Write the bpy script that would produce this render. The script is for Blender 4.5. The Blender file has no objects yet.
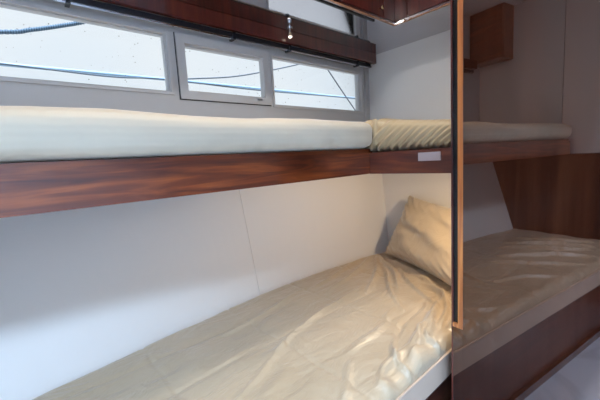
import bpy, bmesh, math, random
from mathutils import Vector, Matrix, noise
C = bpy.context.scene.collection
EYE = 1.04            # all heights below are written relative to the eye, the floor is at z = 0
FL = -EYE
random.seed(4)

# ------------------------------------------------------------------ materials
def new_mat(name):
    m = bpy.data.materials.new(name); m.use_nodes = True
    nt = m.node_tree
    return m, nt, nt.nodes['Principled BSDF']

def ramp(nt, fac, stops):
    r = nt.nodes.new('ShaderNodeValToRGB')
    while len(r.color_ramp.elements) < len(stops): r.color_ramp.elements.new(.5)
    for e, (p, c) in zip(r.color_ramp.elements, stops):
        e.position = p; e.color = (*c, 1)
    nt.links.new(fac, r.inputs['Fac'])
    return r.outputs['Color']

def coords(nt, scale, rot=(0, 0, 0)):
    t = nt.nodes.new('ShaderNodeTexCoord'); mp = nt.nodes.new('ShaderNodeMapping')
    mp.inputs['Scale'].default_value = scale; mp.inputs['Rotation'].default_value = rot
    nt.links.new(t.outputs['Object'], mp.inputs['Vector'])
    return mp.outputs['Vector']

def noise_tex(nt, vec, scale, detail=4, dist=0.0):
    n = nt.nodes.new('ShaderNodeTexNoise')
    n.inputs['Scale'].default_value = scale; n.inputs['Detail'].default_value = detail
    n.inputs['Distortion'].default_value = dist
    nt.links.new(vec, n.inputs['Vector'])
    return n.outputs['Fac']

def bump(nt, b, height, strength, dist=.002):
    n = nt.nodes.new('ShaderNodeBump'); n.inputs['Strength'].default_value = strength
    n.inputs['Distance'].default_value = dist
    nt.links.new(height, n.inputs['Height']); nt.links.new(n.outputs['Normal'], b.inputs['Normal'])

def wood(name, stretch, dark, mid, light, ior=1.55, coat_ior=1.7, rough=.35, coat=1.0, coat_rough=.03):
    m, nt, b = new_mat(name)
    v = coords(nt, stretch)
    f = noise_tex(nt, v, 3.0, 6, 1.2)
    col = ramp(nt, f, [(.3, dark), (.5, mid), (.72, light)])
    nt.links.new(col, b.inputs['Base Color'])
    b.inputs['Roughness'].default_value = rough; b.inputs['IOR'].default_value = ior
    b.inputs['Coat Weight'].default_value = coat; b.inputs['Coat IOR'].default_value = coat_ior
    b.inputs['Coat Roughness'].default_value = coat_rough
    return m

def plain(name, col, rough=.5, metal=0.0, **k):
    m, nt, b = new_mat(name)
    b.inputs['Base Color'].default_value = (*col, 1); b.inputs['Roughness'].default_value = rough
    b.inputs['Metallic'].default_value = metal
    for a, v in k.items(): b.inputs[a.replace('_', ' ')].default_value = v
    return m

M = {}
M['fascia'] = wood('varnished_mahogany_long', (1.2, 14, 14), (.06, .009, .003), (.15, .027, .006), (.32, .075, .014), coat_ior=1.38, coat=.8)
M['fascia_cross'] = wood('varnished_mahogany_return', (14, 1.2, 14), (.05, .008, .003), (.10, .018, .005), (.20, .045, .010), coat_ior=1.45)
M['cabinet'] = wood('varnished_mahogany_cabinet', (9, 9, 1.0), (.045, .006, .004), (.095, .012, .008), (.16, .026, .012))
M['panel'] = wood('varnished_mahogany_panel', (14, 14, .8), (.016, .004, .002), (.028, .007, .003), (.044, .012, .005), ior=2.3, rough=.012, coat=0)
M['panel'].node_tree.nodes['Principled BSDF'].inputs['Specular Tint'].default_value = (1, .80, .72, 1)
M['footwood'] = wood('mahogany_bulkhead', (12, 12, .7), (.014, .003, .002), (.026, .005, .003), (.045, .009, .004), coat_ior=1.4)
M['base_wood'] = wood('mahogany_bed_base', (.8, 12, 12), (.03, .006, .004), (.055, .011, .006), (.09, .02, .009), coat=.15, rough=.5)
M['edge_wood'] = wood('pale_edge_lipping', (3, 3, 3), (.30, .13, .06), (.40, .18, .09), (.5, .25, .13), coat=.5)
M['trim'] = wood('honey_varnished_lipping', (20, 20, .8), (.34, .09, .02), (.48, .15, .035), (.60, .22, .06), coat_ior=1.5)
M['black'] = plain('black_rubber', (.006, .006, .007), .25)
M['rail'] = plain('black_rail', (.012, .014, .02), .3)
M['brass'] = plain('brass', (.85, .6, .3), .2, 1.0)
M['chrome'] = plain('chrome', (.8, .8, .82), .12, 1.0)
M['frame'] = plain('pale_grey_window_paint', (.56, .555, .56), .35)
M['sash'] = plain('white_sash_paint', (.58, .575, .58), .3)
M['ceil'] = plain('white_ceiling', (.78, .77, .75), .5)
M['reflection'] = plain('grey_reflection', (.40, .33, .34), .3)  # pale tone imitating a reflection in the varnished return fascia

def vinyl(name, col, rough=.55):
    m, nt, b = new_mat(name)
    v = coords(nt, (1, 1, 1))
    f = noise_tex(nt, v, 260, 3)
    b.inputs['Base Color'].default_value = (*col, 1); b.inputs['Roughness'].default_value = rough
    bump(nt, b, f, .12, .001)
    return m
M['vinyl'] = vinyl('white_vinyl_lining', (.80, .765, .725))
M['wall'] = vinyl('white_bulkhead_lining', (.86, .87, .88))

# mirror gloss lacquered soffit
m, nt, b = new_mat('lacquered_soffit'); M['soffit'] = m
b.inputs['Base Color'].default_value = (.60, .58, .61, 1); b.inputs['Metallic'].default_value = 1
b.inputs['Roughness'].default_value = .05

def fabric(name, col_a, col_b, weave, sheen=.3, rough=.6, ribs=None, folds=0):
    m, nt, b = new_mat(name)
    v = coords(nt, (1, 1, 1))
    f = noise_tex(nt, v, 2.2, 3)
    nt.links.new(ramp(nt, f, [(.35, col_a), (.65, col_b)]), b.inputs['Base Color'])
    b.inputs['Roughness'].default_value = rough
    b.inputs['Sheen Weight'].default_value = sheen; b.inputs['Sheen Roughness'].default_value = .4
    if ribs:
        w = nt.nodes.new('ShaderNodeTexWave'); w.bands_direction = 'Z'; w.inputs['Scale'].default_value = ribs
        w.inputs['Distortion'].default_value = 1.5; w.inputs['Detail'].default_value = 2
        nt.links.new(v, w.inputs['Vector']); bump(nt, b, w.outputs['Fac'], .18, .0012)
    else:
        bump(nt, b, noise_tex(nt, v, weave, 2), .12, .001)
        if folds:
            n0 = b.inputs['Normal'].links[0].from_node
            v2 = coords(nt, (1.0, 2.2, 1.6), (0, 0, .5))
            n2 = nt.nodes.new('ShaderNodeBump'); n2.inputs['Strength'].default_value = folds; n2.inputs['Distance'].default_value = .022
            nt.links.new(noise_tex(nt, v2, 5.5, 4, 1.4), n2.inputs['Height']); nt.links.new(n2.outputs['Normal'], n0.inputs['Normal'])
    return m
M['sheet'] = fabric('champagne_satin_sheet', (.48, .37, .245), (.55, .43, .295), 500, sheen=.2, rough=.34, folds=.55)
M['pillow'] = fabric('champagne_satin_pillowcase', (.60, .48, .34), (.66, .54, .39), 500, sheen=.25, rough=.36, folds=.4)
M['ribbed'] = fabric('ribbed_cream_cover', (.66, .565, .43), (.70, .605, .47), 300, ribs=22)
M['gold'] = fabric('gold_cover', (.50, .37, .21), (.57, .43, .26), 400, rough=.5)
M['band'] = fabric('pinkish_beige_side_fabric', (.54, .39, .29), (.58, .43, .32), 400)
M['rope'] = fabric('blue_grey_braided_rope', (.05, .09, .14), (.12, .19, .27), 300, rough=.8)
M['cable'] = plain('steel_cable', (.10, .13, .17), .5)
M['cablepale'] = plain('pale_blue_cable', (.35, .50, .65), .5)

nt = M['rope'].node_tree; b = nt.nodes['Principled BSDF']
wv = nt.nodes.new('ShaderNodeTexWave'); wv.inputs['Scale'].default_value = 30; wv.inputs['Distortion'].default_value = 1
nt.links.new(coords(nt, (1, 1, -.8)), wv.inputs['Vector'])
nt.links.new(ramp(nt, wv.outputs['Fac'], [(.2, (.04, .08, .13)), (.9, (.16, .25, .34))]), b.inputs['Base Color'])
m, nt, b = new_mat('pale_marbled_floor'); M['floor'] = m
v = coords(nt, (1, 1, 1))
f1 = noise_tex(nt, v, 2.2, 3, 1.2)
nt.links.new(ramp(nt, f1, [(.42, (.66, .72, .80)), (.495, (.56, .61, .68)), (.53, (.68, .74, .82)), (.8, (.74, .79, .86))]), b.inputs['Base Color'])
b.inputs['Roughness'].default_value = .22
bump(nt, b, noise_tex(nt, v, 9, 4), .2, .01)

m = bpy.data.materials.new('window_glass'); m.use_nodes = True; nt = m.node_tree; nt.nodes.clear()
o = nt.nodes.new('ShaderNodeOutputMaterial'); mx = nt.nodes.new('ShaderNodeMixShader')
tr = nt.nodes.new('ShaderNodeBsdfTransparent'); gl = nt.nodes.new('ShaderNodeBsdfGlossy'); fr = nt.nodes.new('ShaderNodeFresnel')
tr.inputs['Color'].default_value = (.97, .985, 1, 1); gl.inputs['Roughness'].default_value = .02; fr.inputs['IOR'].default_value = 1.25
nt.links.new(fr.outputs[0], mx.inputs[0]); nt.links.new(tr.outputs[0], mx.inputs[1]); nt.links.new(gl.outputs[0], mx.inputs[2]); nt.links.new(mx.outputs[0], o.inputs[0])
M['glass'] = m
M['drop'] = plain('rain_spot', (.12, .14, .18), .5)
m, nt, b = new_mat('lit_bulb'); M['bulb'] = m
b.inputs['Emission Color'].default_value = (1, .86, .7, 1); b.inputs['Emission Strength'].default_value = 2.0

# ------------------------------------------------------------------ helpers
def tag(o, label=None, cat=None, group=None, kind=None):
    if label: o['label'] = label
    if cat: o['category'] = cat
    if group: o['group'] = group
    if kind: o['kind'] = kind
    return o

def empty(name, loc):
    o = bpy.data.objects.new(name, None); C.objects.link(o)
    o.location = (loc[0], loc[1], loc[2] + EYE); o.empty_display_size = .1
    return o

def org(o):
    v = Vector((0, 0, 0))
    while o is not None: v += o.location; o = o.parent
    return v

def obj(name, bm, mat, parent=None, smooth=False, bevel=0, seg=2):
    """links a bmesh written in eye-relative coordinates as one mesh object"""
    if bevel:
        bmesh.ops.bevel(bm, geom=[e for e in bm.edges if e.is_manifold and e.calc_face_angle(0) > .5], offset=bevel, segments=seg, profile=.5, affect='EDGES')
    bmesh.ops.recalc_face_normals(bm, faces=bm.faces)
    off = Vector((0, 0, EYE)) - (org(parent) if parent else Vector((0, 0, 0)))
    if not parent:
        xs = [v.co for v in bm.verts]
        base = Vector(((min(c.x for c in xs) + max(c.x for c in xs)) / 2, (min(c.y for c in xs) + max(c.y for c in xs)) / 2, min(c.z for c in xs)))
        off = -base
    for v in bm.verts: v.co += off
    me = bpy.data.meshes.new(name); bm.to_mesh(me); bm.free()
    if smooth:
        for p in me.polygons: p.use_smooth = True
    me.materials.append(M[mat])
    o = bpy.data.objects.new(name, me); C.objects.link(o); o.parent = parent
    if not parent: o.location = base + Vector((0, 0, EYE))
    return o

def box(bm, x0, x1, y0, y1, z0, z1):
    vs = [bm.verts.new((x, y, z)) for x in (x0, x1) for y in (y0, y1) for z in (z0, z1)]
    for f in ((0, 1, 3, 2), (4, 6, 7, 5), (0, 4, 5, 1), (2, 3, 7, 6), (0, 2, 6, 4), (1, 5, 7, 3)):
        bm.faces.new([vs[i] for i in f])
    return bm

def B(*bs):
    bm = bmesh.new()
    for b_ in bs: box(bm, *b_)
    return bm

def prism(pts, z0, z1):
    bm = bmesh.new()
    lo = [bm.verts.new((x, y, z0)) for x, y in pts]; hi = [bm.verts.new((x, y, z1)) for x, y in pts]
    bm.faces.new(lo[::-1]); bm.faces.new(hi)
    n = len(pts)
    for i in range(n): bm.faces.new((lo[i], lo[(i + 1) % n], hi[(i + 1) % n], hi[i]))
    return bm

def tube(bm, pts, r, n=10):
    pts = [Vector(p) for p in pts]; rings = []
    for i, p in enumerate(pts):
        d = (pts[min(i + 1, len(pts) - 1)] - pts[max(i - 1, 0)]).normalized()
        a = d.orthogonal().normalized() if i == 0 else (rings[-1][1] - d * rings[-1][1].dot(d)).normalized()
        b_ = d.cross(a)
        rr = r(i / (len(pts) - 1)) if callable(r) else r
        rings.append(([bm.verts.new(p + (a * math.cos(t) + b_ * math.sin(t)) * rr) for t in [2 * math.pi * k / n for k in range(n)]], a))
    for (r0, _), (r1, _) in zip(rings, rings[1:]):
        for k in range(n): bm.faces.new((r0[k], r0[(k + 1) % n], r1[(k + 1) % n], r1[k]))
    bm.faces.new(rings[0][0][::-1]); bm.faces.new(rings[-1][0])
    return bm

def rounded(x0, x1, y0, y1, z0, z1, r, res, disp=None):
    """rounded box as a dense surface; disp(p, n) gives the offset of each point"""
    lo = (x0, y0, z0); hi = (x1, y1, z1)
    n = [max(3, int((hi[i] - lo[i]) / res[i])) for i in range(3)]
    bm = bmesh.new(); cache = {}
    def vert(i, j, k):
        key = (i, j, k)
        if key not in cache:
            t = [i / n[0], j / n[1], k / n[2]]
            p = Vector([lo[a] + (hi[a] - lo[a]) * t[a] for a in range(3)])
            q = Vector([min(max(p[a], lo[a] + r), hi[a] - r) for a in range(3)])
            d = p - q; nn = d.normalized() if d.length > 1e-9 else Vector((0, 0, 1))
            v = q + nn * r if d.length > 1e-9 else p
            if disp: v = v + disp(v, nn)
            cache[key] = bm.verts.new(v)
        return cache[key]
    for i in range(n[0]):
        for j in range(n[1]):
            for k in (0, n[2]):
                bm.faces.new((vert(i, j, k), vert(i + 1, j, k), vert(i + 1, j + 1, k), vert(i, j + 1, k)))
    for i in range(n[0]):
        for k in range(n[2]):
            for j in (0, n[1]):
                bm.faces.new((vert(i, j, k), vert(i + 1, j, k), vert(i + 1, j, k + 1), vert(i, j, k + 1)))
    for j in range(n[1]):
        for k in range(n[2]):
            for i in (0, n[0]):
                bm.faces.new((vert(i, j, k), vert(i, j + 1, k), vert(i, j + 1, k + 1), vert(i, j, k + 1)))
    return bm

def ns(x, y, z=0): return noise.noise(Vector((x, y, z)))
def lerp_tab(t, tab):
    if t <= tab[0][0]: return tab[0][1]
    for (a, va), (b_, vb) in zip(tab, tab[1:]):
        if t <= b_:
            s = (t - a) / (b_ - a); return va + (vb - va) * s
    return tab[-1][1]
def sstep(a, b_, x):
    t = min(max((x - a) / (b_ - a), 0), 1); return t * t * (3 - 2 * t)

XA, XF = -.95, 1.90        # aft and forward bulkheads
YI = -1.30                 # inboard wall
ZC = 1.00                  # ceiling
YW = 1.42                  # window wall

# ------------------------------------------------------------------ the setting
def struct(name, bm, mat, parent=None, **k):
    o = obj(name, bm, mat, parent, **k)
    if not parent: o['kind'] = 'structure'
    return o
struct('floor', B((XA - .06, XF + .06, YI - .06, 1.5, FL - .05, FL)), 'floor')
hx0, hx1, hy0, hy1 = -.62, -.02, -.74, -.30
struct('ceiling', B((XA, hx0, YI, 1.5, ZC, ZC + .04), (hx1, XF, YI, 1.5, ZC, ZC + .04), (hx0, hx1, YI, hy0, ZC, ZC + .04), (hx0, hx1, hy1, 1.5, ZC, ZC + .04)), 'ceil')
struct('wall_right', B((XA, XF, YI - .05, YI, FL, ZC)), 'wall')
struct('wall_front', B((XF, XF + .05, YI - .05, YW + .04, FL, ZC + .04)), 'wall')
wa = tag(empty('wall_back', (XA, .2, FL)), kind='structure')
obj('white_panel', B((XA - .05, XA, .862, YW + .04, FL, ZC)), 'wall', wa, bevel=.002)
obj('white_panel', B((XA - .05, XA, YI - .05, .858, FL, ZC)), 'wall', wa, bevel=.002)
obj('wood_panel', B((XA, -.885, -.10, 1.40, FL, -.078)), 'footwood', wa, bevel=.003)
obj('panel_capping', B((XA, -.880, -.10, 1.40, -.078, -.070)), 'footwood', wa, bevel=.002)

# hull side: flared lower lining in two pieces, upper window wall
wl = tag(empty('wall_left', (.5, YW, FL)), kind='structure')
LB = [(-.95, 1.12), (-.06, 1.132), (.26, 1.18), (.50, 1.22), (.75, 1.25), (1.0, 1.262), (1.3, 1.255), (1.65, 1.205), (1.8, 1.19)]
def lining_y(x, z):
    yb = sum(lerp_tab(x + d, LB) for d in (-.15, -.08, 0, .08, .15)) / 5
    t = (z + .6) / .52
    return yb + (1.285 - yb) * t
def lining_panel(x0, x1, tilt0, tilt1):
    bm = bmesh.new(); nx, nz = 40, 16; z0, z1 = -.80, .0
    g = []
    for layer in (0, .03):
        rows = []
        for i in range(nx + 1):
            row = []
            for k in range(nz + 1):
                z = z0 + (z1 - z0) * k / nz
                xa = x0 + tilt0 * (-.6 - z) ; xb = x1 + tilt1 * (-.6 - z)
                x = xa + (xb - xa) * i / nx
                e = min(x - xa, xb - x)
                soft = 0
                row.append(bm.verts.new((x, lining_y(x, z) + layer + soft, z)))
            rows.append(row)
        g.append(rows)
    for rows in g:
        for i in range(nx):
            for k in range(nz): bm.faces.new((rows[i][k], rows[i + 1][k], rows[i + 1][k + 1], rows[i][k + 1]))
    for i in range(nx):
        for k in (0, nz): bm.faces.new((g[0][i][k], g[0][i + 1][k], g[1][i + 1][k], g[1][i][k]))
    for k in range(nz):
        for i in (0, nx): bm.faces.new((g[0][i][k], g[0][i][k + 1], g[1][i][k + 1], g[1][i][k]))
    return bm
obj('lining_panel', lining_panel(-.945, .788, 0, .09), 'vinyl', wl)
obj('lining_panel', lining_panel(.7895, 1.80, .09, -.2), 'vinyl', wl)
# headboard lining, leaning with the flare
bm = bmesh.new()
hp = [(1.73, -.8), (1.835, .02)]
vs = []
for y in (.30, 1.33):
    for dx in (0, .03):
        for x, z in hp: vs.append(bm.verts.new((x + dx, y, z)))
for f in ((0, 1, 3, 2), (4, 6, 7, 5), (0, 4, 5, 1), (2, 3, 7, 6), (0, 2, 6, 4), (1, 5, 7, 3)): bm.faces.new([vs[i] for i in f])
obj('headboard_lining', bm, 'vinyl', wl, bevel=.002)
# window wall pieces
PANES = [(-.72, .538, .316, .546), (.617, 1.031, .308, .519), (1.085, 1.808, .294, .541)]
w0, w1 = YW, YW + .05
obj('window_wall', B((XA, XF, w0, w1, -.05, .294), (XA, XF, w0, w1, .560, ZC),
    (XA, -.72, w0, w1, .294, .560), (-.72, .538, w0, w1, .294, .316), (-.72, .538, w0, w1, .546, .560),
    (.538, .578, w0, w1, .294, .560), (1.054, 1.085, w0, w1, .294, .560), (1.085, 1.808, w0, w1, .541, .560), (1.808, XF, w0, w1, .294, .560)), 'frame', wl)
obj('corner_moulding', B((1.845, 1.862, YW - .012, YW, .12, .585)), 'frame', wl, bevel=.003)

def rect_frame(x0, x1, z0, z1, y0, y1, t):
    return B((x0, x1, y0, y1, z0, z0 + t), (x0, x1, y0, y1, z1 - t, z1), (x0, x0 + t, y0, y1, z0 + t, z1 - t), (x1 - t, x1, y0, y1, z0 + t, z1 - t))
def window(n, x0, x1, z0, z1):
    r = tag(empty('window_%d' % n, ((x0 + x1) / 2, YW + .03, z0)), kind='structure')
    obj('window_frame', rect_frame(x0 - .002, x1 + .002, z0 - .002, z1 + .002, YW + .012, YW + .04, .006), 'sash', r, bevel=.001)
    if n != 2: obj('glazing_bead', rect_frame(x0 - .014, x1 + .014, z0 - .014, z1 + .010, YW - .006, YW + .002, .011), 'sash', r, bevel=.002)
    obj('pane', B((x0, x1, YW + .026, YW + .030, z0, z1)), 'glass', r)
    return r
window(1, *PANES[0]); w2 = window(2, *PANES[1]); window(3, *PANES[2])
# opening sash of the middle window
obj('gasket', rect_frame(.5745, 1.0575, .2845, .5595, YW - .003, YW + .002, .0032), 'rail', w2)
obj('sash', rect_frame(.578, 1.054, .288, .557, YW - .010, YW + .012, .036), 'sash', w2, bevel=.004)
obj('sash_bead', rect_frame(.612, 1.036, .303, .524, YW + .006, YW + .014, .006), 'sash', w2, bevel=.001)
obj('catch', B((.965, .995, YW - .016, YW - .008, .306, .313)), 'chrome', w2, bevel=.001)

# glossy soffit under the overhead lockers
struct('trim_1', prism([(-.08, 1.0), (1.57, 1.0), (1.57, .30), (XF, .30), (XF, YW), (-.08, YW)], .655, .667), 'soffit')
lt = tag(empty('trim_2', (.9, 1.03, .65)), kind='structure')
obj('dark_slot', B((.3, 1.43, 1.022, 1.031, .650, .6548)), 'black', lt)
obj('dark_slot', B((1.598, 1.607, .32, .72, .650, .6548)), 'black', lt)

# ceiling hatch (daylight from the deck)
h = tag(empty('window_4', ((hx0 + hx1) / 2, (hy0 + hy1) / 2, ZC)), kind='structure')
bm = B((hx0, hx1, hy0, hy0 + .02, ZC - .01, ZC + .06), (hx0, hx1, hy1 - .02, hy1, ZC - .01, ZC + .06), (hx0, hx0 + .02, hy0, hy1, ZC - .01, ZC + .06), (hx1 - .02, hx1, hy0, hy1, ZC - .01, ZC + .06))
obj('hatch_frame', bm, 'sash', h)
obj('pane', B((hx0 + .02, hx1 - .02, hy0 + .02, hy1 - .02, ZC + .03, ZC + .036)), 'glass', h)

# ------------------------------------------------------------------ valance, rail, spotlight
val = tag(empty('window_valance', (.5, 1.355, .594)), 'long glossy red-brown wooden valance running above the row of windows', 'valance')
obj('valance_board', B((-.79, 1.885, 1.345, 1.367, .594, .654)), 'cabinet', val, bevel=.002)
obj('return_end', B((1.868, 1.885, 1.368, YW - .002, .600, .654)), 'cabinet', val, bevel=.001)
bl = tag(empty('blind_rail', (.5, 1.39, .570)), 'black blind rail tucked under the wooden valance above the windows', 'rail')
obj('cassette', B((-.79, 1.86, 1.372, 1.400, .573, .593)), 'rail', bl, bevel=.003)
obj('lower_track', B((-.79, 1.855, 1.376, 1.386, .566, .573)), 'chrome', bl, bevel=.001)
for x in (.20, .83, 1.16, 1.72): obj('clip', B((x, x + .014, 1.366, 1.404, .563, .594)), 'rail', bl, bevel=.001)
for y in (1.381, 1.393):
    bm = bmesh.new(); tube(bm, [(1.862, y, .580), (1.872, y, .580)], .006, 12); obj('end_knob', bm, 'rail', bl)

sp = tag(empty('spotlight', (1.133, 1.322, .61)), 'tiny chrome reading spotlight with lit white bulb in front of the valance', 'spotlight')
bm = bmesh.new(); tube(bm, [(1.133, 1.322, .655), (1.133, 1.322, .650)], .016, 20); obj('base', bm, 'chrome', sp)
bm = bmesh.new(); tube(bm, [(1.133, 1.322, .650), (1.133, 1.321, .636)], .0035, 10); obj('stem', bm, 'chrome', sp)
bm = bmesh.new(); tube(bm, [(1.133, 1.321, .637), (1.133, 1.321, .632), (1.132, 1.320, .614)], lambda t: .006 + .007 * t, 16); obj('lamp_shade', bm, 'chrome', sp)
bm = bmesh.new(); tube(bm, [(1.132, 1.320, .616), (1.132, 1.320, .613), (1.131, 1.320, .610), (1.131, 1.319, .607)], lambda t: .0105 * math.sqrt(max(.05, 1 - t * t)), 16); obj('bulb', bm, 'bulb', sp, smooth=True)

# ------------------------------------------------------------------ overhead lockers
oc = tag(empty('overhead_locker', (.75, 1.2, .667)), 'glossy dark mahogany overhead locker above the windows with a small brass knob', 'locker')
obj('body', B((-.08, 1.57, 1.02, 1.41, .668, ZC - .002)), 'cabinet', oc)
xs = [-.08, .44, .92, 1.475]
for i in range(3):
    d = obj('door', B((xs[i] + .003, xs[i + 1] - .003, 1.0, 1.02, .672, ZC - .008)), 'cabinet', oc, bevel=.002)
    kx = xs[i + 1] - .030
    bm = bmesh.new(); tube(bm, [(kx, 1.0, .706), (kx, .992, .706), (kx, .986, .706), (kx, .982, .706)], lambda t: .003 + .006 * sstep(.3, .7, t), 16)
    obj('knob', bm, 'brass', d, smooth=True)
obj('corner_post', B((1.478, 1.568, 1.0, 1.02, .672, ZC - .008)), 'cabinet', oc, bevel=.002)
obj('bottom_lipping', B((-.08, 1.57, .994, 1.004, .650, .6545)), 'edge_wood', oc, bevel=.001)
of = tag(empty('overhead_locker', (1.73, .65, .667)), 'glossy dark mahogany locker high on the white end wall, beside the tall mirror-like panel', 'locker')
obj('body', B((1.59, XF - .002, .30, 1.018, .668, ZC - .002)), 'cabinet', of)
for y0, y1 in ((.30, .62), (.62, .93)):
    obj('door', B((1.572, 1.59, y0 + .003, y1 - .003, .672, ZC - .008)), 'cabinet', of, bevel=.002)
obj('corner_post', B((1.572, 1.59, .933, .998, .672, ZC - .008)), 'cabinet', of, bevel=.002)
obj('bottom_lipping', B((1.564, 1.574, .30, .993, .650, .6545)), 'edge_wood', of, bevel=.001)
# aft locker, seen in the glossy panel
al = tag(empty('corner_locker', (-.87, 1.25, .655)), 'reddish mahogany corner locker high up, seen only reflected in the glossy wardrobe front', 'locker')
obj('body', B((XA + .002, -.82, 1.172, YW - .004, .633, ZC - .002)), 'fascia_cross', al, bevel=.003)
obj('door', B((-.82, -.805, 1.176, YW - .008, .636, ZC - .006)), 'fascia_cross', al, bevel=.002)

# ------------------------------------------------------------------ upper bunk
ub = tag(empty('upper_bunk', (.1, 1.1, -.071)), 'L-shaped varnished mahogany upper bunk shelf with deep glossy fascia below the windows', 'bunk')
YF = .78; XR = 1.03
obj('fascia', B((-.87, XR + .02, YF, YF + .022, -.071, .0125)), 'fascia', ub, bevel=.004, seg=3)
obj('fascia_rail', B((-.87, XR + .02, YF + .010, YF + .022, .0125, .0245)), 'fascia', ub, bevel=.002)
obj('fascia', B((XR, XR + .022, .42, YF - .001, -.0715, .0025)), 'fascia_cross', ub, bevel=.002)
obj('fascia_rail', B((XR + .006, XR + .022, .42, YF + .004, .0025, .0085)), 'fascia_cross', ub, bevel=.002)
obj('end_board', B((-.870, -.852, YF + .023, 1.278, -.070, .0245)), 'fascia', ub, bevel=.002)
obj('shelf_board', prism([(-.85, YF + .022), (XR + .020, YF + .022), (XR + .020, YW - .003), (-.85, YW - .003)], .0, .020), 'cabinet', ub)
obj('shelf_board', prism([(XR + .022, .42), (XF - .07, .42), (XF - .07, YW - .15), (XR + .022, YW - .15)], -.02, .008), 'cabinet', ub)
obj('reflection_patch', B((XR - .003, XR, .500, .577, -.030, -.002)), 'reflection', ub, bevel=.001)  # thin pale slab standing in for a reflection on the varnish

# long cushion
def d_long(v, n):
    x, y, z = v
    o = Vector((0, 0, 0))
    if n.y < -.3 or n.z > .5 or n.x < -.3:
        a = .006 * ns(x * 2.2, z * 5, 3) + .0025 * ns(x * 9, z * 10 + y * 6, 7)
        # lower hem gathers
        low = 1 - sstep(.04, .085, z)
        a += low * .004 * ns(x * 26, z * 8, 1)
        fwd = sstep(.35, 1.0, x)
        a += fwd * .003 * math.sin((z * 75 + x * 6 + 3 * ns(x * 3, z * 9))) * .6
        o += n * a
    if n.z > .2: o.z += .004 * ns(x * 3.1, y * 4, 9)
    # bulge of the foam
    t = (z - .028) / .1
    if n.y < -.3: o.y -= .010 * (1 - (2 * t - 1) ** 2)
    return o
cu = tag(obj('bunk_mattress', rounded(-.868, 1.046, .770, 1.405, .0262, .125, .034, (.012, .03, .006), d_long), 'ribbed', smooth=True),
         'long cream ribbed-cover mattress on the upper bunk under the windows', 'mattress')
def d_ret(v, n):
    x, y, z = v
    o = Vector((0, 0, 0))
    if n.x < -.3 or n.z > .3:
        s = y * .9 + z * 1.0                    # diagonal gathers dragging down from the corner
        low = 1 - sstep(.065, .118, z)
        g = math.sin(s * 235 + 3.5 * ns(y * 9, z * 6))
        a = (.0045 * low * (1 + .6 * ns(y * 20, 3)) + .0003) * g + .004 * ns(y * 9, z * 12, 5)
        near = sstep(.66, .76, y)
        a += near * .006 * math.sin(s * 120 + 2 * ns(y * 14, z * 10))
        o += n * a
    t = (z - .028) / .1
    o.z -= .036 * min(max((.77 - y) / .30, 0), 1) * max(0, (z - .01) / .12)
    if n.x < -.3: o.x -= .008 * (1 - (2 * t - 1) ** 2)
    return o
cr = tag(obj('bunk_mattress', rounded(1.050, 1.885, .425, 1.405, .0125, .131, .030, (.02, .0025, .004), d_ret), 'gold', smooth=True),
         'short golden gathered-cover mattress on the upper bunk along the end wall', 'mattress')
# cable of the corner pleats
pl = obj('corner_pleat', rounded(1.040, 1.056, .752, .772, .032, .134, .0078, (.004, .004, .006), lambda v, n: n * .003 * ns(v.z * 40, v.y * 30, 2) + Vector((0, -.018 * (1 - sstep(.03, .13, v.z)) * 0, 0))), 'gold', cr, smooth=True)

# ------------------------------------------------------------------ lower bed
bed = tag(empty('bed', (.45, .85, FL)), 'lower bunk bed with champagne satin fitted sheet against the white side lining', 'bed')
obj('base', B((-.872, 1.72, .485, 1.09, FL, -.72)), 'base_wood', bed, bevel=.003)
obj('side_band', B((-.872, 1.72, .447, .485, -.712, -.640)), 'band', bed, bevel=.008, seg=3)
bm = bmesh.new(); tube(bm, [(-.87 + i * .05, .449, -.636 + .0015 * ns(i * .7, 2)) for i in range(52)], .0035, 8)
obj('piping', bm, 'band', bed, smooth=True)
obj('plinth_lipping', B((-.872, 1.72, .470, .485, FL, FL + .035)), 'footwood', bed, bevel=.002)

RIDGES = [  # (x0,y0,x1,y1,width,height)
    (1.60, 1.13, 1.28, .60, .016, .012), (1.62, 1.16, 1.22, .78, .014, .010), (1.63, 1.18, 1.10, .86, .018, .008),
    (1.62, 1.19, .98, 1.00, .020, .007), (1.56, 1.20, .95, 1.10, .016, .006), (1.55, 1.10, 1.34, .66, .010, -.008),
    (1.32, .62, 1.02, .50, .012, .010), (1.26, .60, .86, .50, .014, .010), (1.30, .54, 1.10, .47, .010, .010),
    (1.12, .60, .78, .47, .016, .009), (1.18, .66, .80, .56, .012, -.006), (1.02, .56, .72, .46, .012, .008),
    (.86, .54, .60, .47, .014, .007), (1.05, .70, .70, .62, .018, .004), (.70, .60, .40, .46, .016, .005),
    (.55, .75, .30, .55, .03, .004), (.30, .62, .25, .85, .014, .005),
    (1.20, .95, .45, .80, .012, .004), (1.00, 1.12, .40, 1.02, .014, .004), (.90, .92, .30, .70, .012, .004), (1.45, 1.05, 1.05, .66, .010, .007), (1.50, 1.00, 1.16, .58, .009, .008), (1.36, .60, 1.00, .455, .008, .010), (.98, .52, .84, .455, .007, .009), (.90, .60, .70, .455, .008, .008),
    (1.36, .75, 1.20, .52, .010, .009), (1.40, .62, 1.22, .47, .012, .012),
    (.05, .80, -.30, .48, .014, .008), (-.10, .84, -.48, .50, .014, .010), (-.28, .90, -.58, .54, .012, .011),
    (-.40, .95, -.66, .56, .012, .011), (-.55, .95, -.74, .58, .012, .010), (.25, .66, -.05, .48, .014, .007)]
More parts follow.
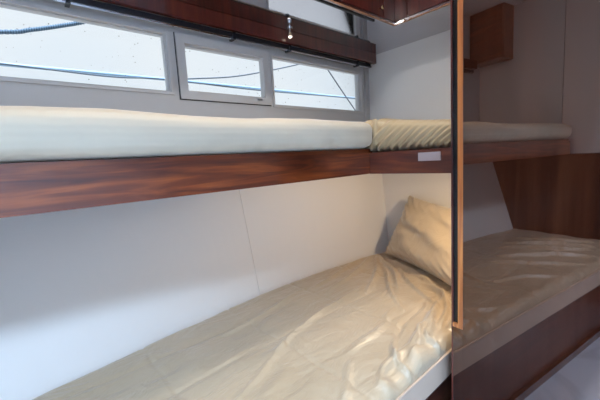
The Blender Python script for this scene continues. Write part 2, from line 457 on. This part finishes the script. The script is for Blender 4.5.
def ridge(x, y):
    h_ = 0
    for x0, y0, x1, y1, w, a in RIDGES:
        w *= .72
        dx, dy = x1 - x0, y1 - y0; L2 = dx * dx + dy * dy
        t = ((x - x0) * dx + (y - y0) * dy) / L2
        tc = min(max(t, 0), 1)
        ex, ey = x - (x0 + dx * tc), y - (y0 + dy * tc)
        wob = .012 * math.sin(t * 6 + x0 * 20)
        L = math.sqrt(L2); dd = (ex * -dy + ey * dx) / L if 0 <= t <= 1 else math.hypot(ex, ey)
        dd = dd + wob if 0 <= t <= 1 else math.hypot(ex, ey) + abs(wob)
        if abs(dd) < 4 * w:
            h_ += a * math.exp(-(dd / w) ** 2) * (math.sin(math.pi * min(max(t, .0), 1)) ** .6 if 0 < t < 1 else 0)
    return h_
def crease(v, c, w=.006): return math.exp(-((v - c) / w) ** 2)
def sheet_z(x, y):
    z = -.600 + .009 * ns(x * 2.2, y * 3.0, 4) + .0055 * ns(x * 5 + y * 4, y * 9 - x * 3, 1)
    z += .0012 * ns(x * 22, y * 16, 8)
    z += 2.4 * ridge(x, y)
    for c in (.66, .86, 1.05): z -= .0035 * crease(y + .01 * ns(x * 2, 1), c)
    for c in (-.45, -.10, .25, .60, .95, 1.30): z -= .0035 * crease(x + .01 * ns(y * 3, 5), c)
    return z
def build_sheet():
    bm = bmesh.new(); nx, ny = 420, 130
    rows = []
    X0, X1 = -.868, 1.715
    for i in range(nx + 1):
        x = X0 + (X1 - X0) * i / nx
        yo = lining_y(min(x, 1.78), -.6) - .004
        row = []
        ye = .452
        for j in range(ny + 1):
            t = j / ny
            if t < .16:                               # rounded inboard edge coming up from the seam
                a = (t / .16) * math.pi / 2
                R = .038
                gath = .0035 * ns(x * 22, 2, 1.7)  * math.sin(2 * a) * (1 + 1.2 * (1 - sstep(.0, .3, x)))
                y = ye + R * (1 - math.sin(a)) * 0 + R * (1 - math.cos(a)) - gath
                zc = sheet_z(x, ye + R)
                z = zc - R * (1 - math.sin(a)) + gath
                row.append(bm.verts.new((x, y, z)))
            else:
                s = (t - .16) / .84
                y = (ye + .038) + (yo - ye - .038) * s
                z = sheet_z(x, y)
                e = yo - y
                z -= .020 * (1 - sstep(0, .035, e)) ** 2
                z -= .030 * (1 - sstep(0, .035, x - X0)) ** 2
                y += .003 * ns(x * 12, 3) * (1 - sstep(0, .05, e))
                row.append(bm.verts.new((x, y, z)))
        lo = bm.verts.new((x, yo, -.72)); lo0 = bm.verts.new((x, ye + .02, -.72)); lo1 = bm.verts.new((x, ye, -.645))
        rows.append([lo0, lo1] + row + [lo])
    n = len(rows[0])
    for a, b_ in zip(rows, rows[1:]):
        for j in range(n - 1): bm.faces.new((a[j], b_[j], b_[j + 1], a[j + 1]))
        bm.faces.new((a[n - 1], b_[n - 1], b_[0], a[0]))
    bm.faces.new(rows[0]); bm.faces.new(rows[-1][::-1])
    return bm
obj('mattress', build_sheet(), 'sheet', bed, smooth=True)

# ------------------------------------------------------------------ pillow
def build_pillow():
    """a puffy pointed-corner pillow leaning on the headboard lining"""
    bl_ = Vector((1.615, 1.135, -.592)); br = Vector((1.30, .520, -.588))
    tl = Vector((1.735, 1.035, -.250)); tr = Vector((1.660, .480, -.325))
    nrm = (br - bl_).cross(tl - bl_).normalized()
    if nrm.x > 0: nrm = -nrm
    bm = bmesh.new(); n = 64; F = []; Bk = []
    for i in range(n + 1):
        f, b_ = [], []
        for j in range(n + 1):
            u = i / n; v = j / n
            # edges draw inward between the corners
            uu = u + .035 * math.sin(math.pi * v) * (1 - 2 * u) * (1.2 - 0)
            vv = v + .045 * math.sin(math.pi * u) * (1 - 2 * v)
            p = (bl_ * (1 - uu) + br * uu) * (1 - vv) + (tl * (1 - uu) + tr * uu) * vv
            s = (max(0, 1 - (2 * u - 1) ** 4) * max(0, 1 - (2 * v - 1) ** 4))
            th = .080 * s ** .75
            wr = .012 * ns(u * 3, v * 4.5, 2) + .014 * math.sin((u * .6 + v) * 17 + 2.5 * ns(u * 3, v * 4, 9)) * math.exp(-((u - .45) ** 2 * 4 + (v - .45) ** 2 * 5)) * .6
            edge = (1 - s) * .006 * math.sin((u + v) * 60) * (s > 0)
            f.append(bm.verts.new(p + nrm * (th * 1.0 + wr * s + edge)))
            b_.append(f[-1] if i in (0, n) or j in (0, n) else bm.verts.new(p - nrm * th * .35))
        F.append(f); Bk.append(b_)
    for i in range(n):
        for j in range(n):
            bm.faces.new((F[i][j], F[i + 1][j], F[i + 1][j + 1], F[i][j + 1]))
            if len({Bk[i][j], Bk[i + 1][j], Bk[i + 1][j + 1], Bk[i][j + 1]}) == 4:
                try: bm.faces.new((Bk[i][j], Bk[i][j + 1], Bk[i + 1][j + 1], Bk[i + 1][j]))
                except ValueError: pass
    return bm
tag(obj('pillow', build_pillow(), 'pillow', smooth=True), 'champagne satin pillow leaning on the white lining at the head of the lower bed', 'pillow')

# ------------------------------------------------------------------ tall wardrobe with the mirror gloss front
a85 = math.radians(85)
def pf(y, back=0.0):
    t = (y - .44) / math.sin(a85)
    return (.90 + t * math.cos(a85) + back * math.sin(a85), .44 + t * math.sin(a85) - back * math.cos(a85))
wd = tag(empty('wardrobe', (1.15, -.1, FL)), 'tall wardrobe with mirror-glossy dark mahogany front reflecting the bunks, right of the bed', 'wardrobe')
yE, yN = .4075, -.72
obj('body', prism([pf(yE - .006, .024), (1.42, .400), (1.42, yN + .01), pf(yN + .01, .024)], FL + .002, ZC - .002), 'panel', wd)
obj('front_panel', prism([pf(.3745), pf(.3745, .022), pf(yN, .022), pf(yN)], FL + .002, ZC - .003), 'panel', wd, bevel=.0006)
obj('lower_edge', prism([pf(.4035), pf(.4035, .022), pf(.3747, .022), pf(.3747)], FL + .002, -.502), 'panel', wd)
obj('outer_lipping', prism([pf(yE, -.001), pf(yE, .024), pf(.4037, .024), pf(.4037, -.001)], FL + .002, ZC - .003), 'cabinet', wd, bevel=.0008)
obj('rubber_seal', prism([pf(.4034, .004), pf(.4034, .022), pf(.3885, .022), pf(.3885, .004)], -.490, ZC - .003), 'black', wd)
obj('trim_strip', prism([pf(.3883, -.002), pf(.3883, .022), pf(.3748, .022), pf(.3748, -.002)], -.502, ZC - .003), 'trim', wd, bevel=.001)
obj('trim_foot', prism([pf(.4034, -.002), pf(.4034, .022), pf(.3885, .022), pf(.3885, -.002)], -.502, -.4905), 'trim', wd, bevel=.001)

# unseen downlight added to brighten the white end wall and upper bunk
dl = tag(empty('fill_downlight', (.20, .72, ZC - .012)), 'small round fill light added out of view in the ceiling above the open side of the bed', 'fill light')
bm = bmesh.new(); tube(bm, [(.20, .72, ZC), (.20, .72, ZC - .006)], .045, 32); obj('trim_ring', bm, 'chrome', dl)
bm = bmesh.new(); tube(bm, [(.20, .72, ZC - .0055), (.20, .72, ZC - .008)], .034, 32); obj('lens', bm, 'bulb', dl)
d2 = tag(empty('fill_downlight', (.78, .56, ZC - .012)), 'small round fill light added out of view in the ceiling just ahead of the wardrobe front', 'fill light')  # second added downlight, unseen, more light for the end wall
for ch in list(dl.children):
    c_ = ch.copy(); C.objects.link(c_); c_.parent = d2

# reading light for the lower berth, under the upper bunk behind the wardrobe
rl = tag(empty('berth_light', (1.36, .44, -.10)), 'small warm reading light under the upper bunk, hidden behind the wardrobe edge', 'lamp')
bm = bmesh.new(); tube(bm, [(1.36, .45, -.001), (1.36, .45, -.012)], .03, 24); obj('base', bm, 'chrome', rl)
bm = bmesh.new(); tube(bm, [(1.36, .45, -.012), (1.36, .45, -.035)], .006, 12); obj('stem', bm, 'chrome', rl)

# ------------------------------------------------------------------ outside
def rope(name, pts, r, mat, label, cat, braid=0, group=None):
    P = []
    n = 260 if braid else 80
    for i in range(n + 1):
        t = i / n * (len(pts) - 1); k = min(int(t), len(pts) - 2); s = t - k
        p0 = Vector(pts[max(k - 1, 0)]); p1 = Vector(pts[k]); p2 = Vector(pts[k + 1]); p3 = Vector(pts[min(k + 2, len(pts) - 1)])
        P.append(.5 * (2 * p1 + (p2 - p0) * s + (2 * p0 - 5 * p1 + 4 * p2 - p3) * s * s + (3 * p1 - p0 - 3 * p2 + p3) * s ** 3))
    bm = bmesh.new()
    tube(bm, P, (lambda t: r * (1 + .10 * math.sin(t * braid))) if braid else r, 10)
    o = obj(name, bm, mat, smooth=True)
    return tag(o, label, cat, group)
Y2 = 2.2
rope('mooring_rope', [(-1.1, Y2, .60), (-.5, Y2, .615), (.034, Y2, .701), (.151, Y2, .733), (.281, Y2, .779), (.415, Y2, .833), (.70, Y2, .97)], .0105, 'rope', 'thick blue-grey braided rope outside the left window', 'rope', braid=420)
rope('guard_wire', [(-1.2, Y2 + .02, .57), (.017, Y2 + .02, .556), (.49, Y2 + .02, .548), (.825, Y2 + .02, .567), (1.56, Y2 + .02, .562), (2.77, Y2 + .02, .588), (3.4, Y2 + .02, .60)], .0045, 'cable', 'thin dark wire running level outside all three windows', 'wire')
rope('guard_rail', [(-1.2, Y2 + .3, .60), (.1, Y2 + .3, .625), (1.0, Y2 + .3, .640), (2.0, Y2 + .3, .650), (3.6, Y2 + .3, .665)], .011, 'cablepale', 'pale blue rail just above the thin dark wire outside the windows', 'rail')
rope('mooring_line', [(.86, Y2, .560), (.96, Y2, .581), (1.282, Y2, .630), (1.572, Y2, .70), (1.979, Y2, .816), (2.2, Y2, .89)], .0048, 'cable', 'thin grey line rising to the right outside the middle window', 'rope')
rope('stay_wire', [(2.20, Y2, .92), (2.301, Y2, .834), (2.482, Y2, .662), (2.696, Y2, .464), (2.80, Y2, .37)], .0060, 'cable', 'grey wire slanting steeply down outside the right-hand window', 'wire')
# dried rain spots on the outer face of the panes
bm = bmesh.new()
for x0, x1, z0, z1 in PANES:
    for k in range(int(70 * (x1 - x0))):
        x = random.uniform(x0 + .01, x1 - .01); z = random.uniform(z0 + .01, z1 - .01); r = random.uniform(.0008, .0021)
        bmesh.ops.create_icosphere(bm, subdivisions=1, radius=r, matrix=Matrix.Translation((x, YW + .0305, z)))
o = obj('rain_spots', bm, 'drop'); tag(o, 'dried rain spots scattered over the outside of the window panes', 'raindrops', kind='stuff')

# ------------------------------------------------------------------ light
w = bpy.data.worlds.new('sky'); bpy.context.scene.world = w; w.use_nodes = True
nt = w.node_tree; bg = nt.nodes['Background']
tc = nt.nodes.new('ShaderNodeTexCoord')
f = noise_tex(nt, tc.outputs['Generated'], 2.0, 4)
nt.links.new(ramp(nt, f, [(.35, (.82, .90, .96)), (.65, (.90, .94, .96))]), bg.inputs['Color'])
bg.inputs['Strength'].default_value = 1.0

def area(name, loc, rot, sx, sy, power, col, spread=180):
    l = bpy.data.lights.new(name, 'AREA'); l.shape = 'RECTANGLE'; l.size = sx; l.size_y = sy
    l.energy = power; l.color = col; l.spread = math.radians(spread)
    o = bpy.data.objects.new(name, l); C.objects.link(o); o.location = (loc[0], loc[1], loc[2] + EYE); o.rotation_euler = rot
    return o
area('hatch_daylight', ((hx0 + hx1) / 2, (hy0 + hy1) / 2, ZC + .10), (0, 0, 0), .60, .44, 112, (.54, .74, 1))
sl = bpy.data.lights.new('sun', 'SUN'); sl.energy = 11.0; sl.angle = math.radians(4); sl.color = (.70, .84, 1)
so = bpy.data.objects.new('sun', sl); C.objects.link(so); so.location = (0, 0, 4)
so.rotation_euler = Vector((.13, .30, -1)).to_track_quat('-Z', 'Y').to_euler()
area('fill_downlight_beam', (.20, .72, ZC - .02), (0, 0, 0), .07, .07, 4.0, (1, .88, .72))  # fill from the first added downlight
area('fill_downlight_beam', (.78, .56, ZC - .02), (0, 0, 0), .07, .07, 5.0, (1, .96, .90))  # fill from the second added downlight, aimed at lifting the end wall
def spot(name, loc, tgt, power, col, ang, rad=.02):
    l = bpy.data.lights.new(name, 'SPOT'); l.energy = power; l.color = col; l.spot_size = math.radians(ang); l.spot_blend = .6; l.shadow_soft_size = rad
    o = bpy.data.objects.new(name, l); C.objects.link(o)
    p = Vector((loc[0], loc[1], loc[2] + EYE)); t = Vector((tgt[0], tgt[1], tgt[2] + EYE))
    o.location = p; o.rotation_euler = (t - p).to_track_quat('-Z', 'Y').to_euler()
    return o
spot('berth_light_beam', (1.36, .45, -.045), (1.30, .85, -.6), 12, (1, .77, .50), 160, .03)
spot('spotlight_beam', (1.131, 1.318, .600), (1.10, .80, .08), 2.0, (1, .80, .55), 140, .01)

# ------------------------------------------------------------------ camera
cam = bpy.data.cameras.new('camera'); co = bpy.data.objects.new('camera', cam); C.objects.link(co)
cam.sensor_width = 36; cam.lens = 19.668; cam.clip_start = .02
yaw, pitch, roll = .862215710, .123348732, -.0606596320
fwd = Vector((math.cos(yaw), math.sin(yaw), 0)); rt = Vector((math.sin(yaw), -math.cos(yaw), 0)); up = Vector((0, 0, 1))
f2 = fwd * math.cos(pitch) - up * math.sin(pitch); u2 = up * math.cos(pitch) + fwd * math.sin(pitch)
r3 = rt * math.cos(roll) + u2 * math.sin(roll); u3 = u2 * math.cos(roll) - rt * math.sin(roll)
mw = Matrix((( r3.x, u3.x, -f2.x, 0), (r3.y, u3.y, -f2.y, 0), (r3.z, u3.z, -f2.z, EYE), (0, 0, 0, 1)))
co.matrix_world = mw
bpy.context.scene.camera = co
vs_ = bpy.context.scene.view_settings
vs_.view_transform = 'Standard'; vs_.look = 'None'; vs_.gamma = 1; vs_.use_curve_mapping = False; vs_.exposure = 0.0
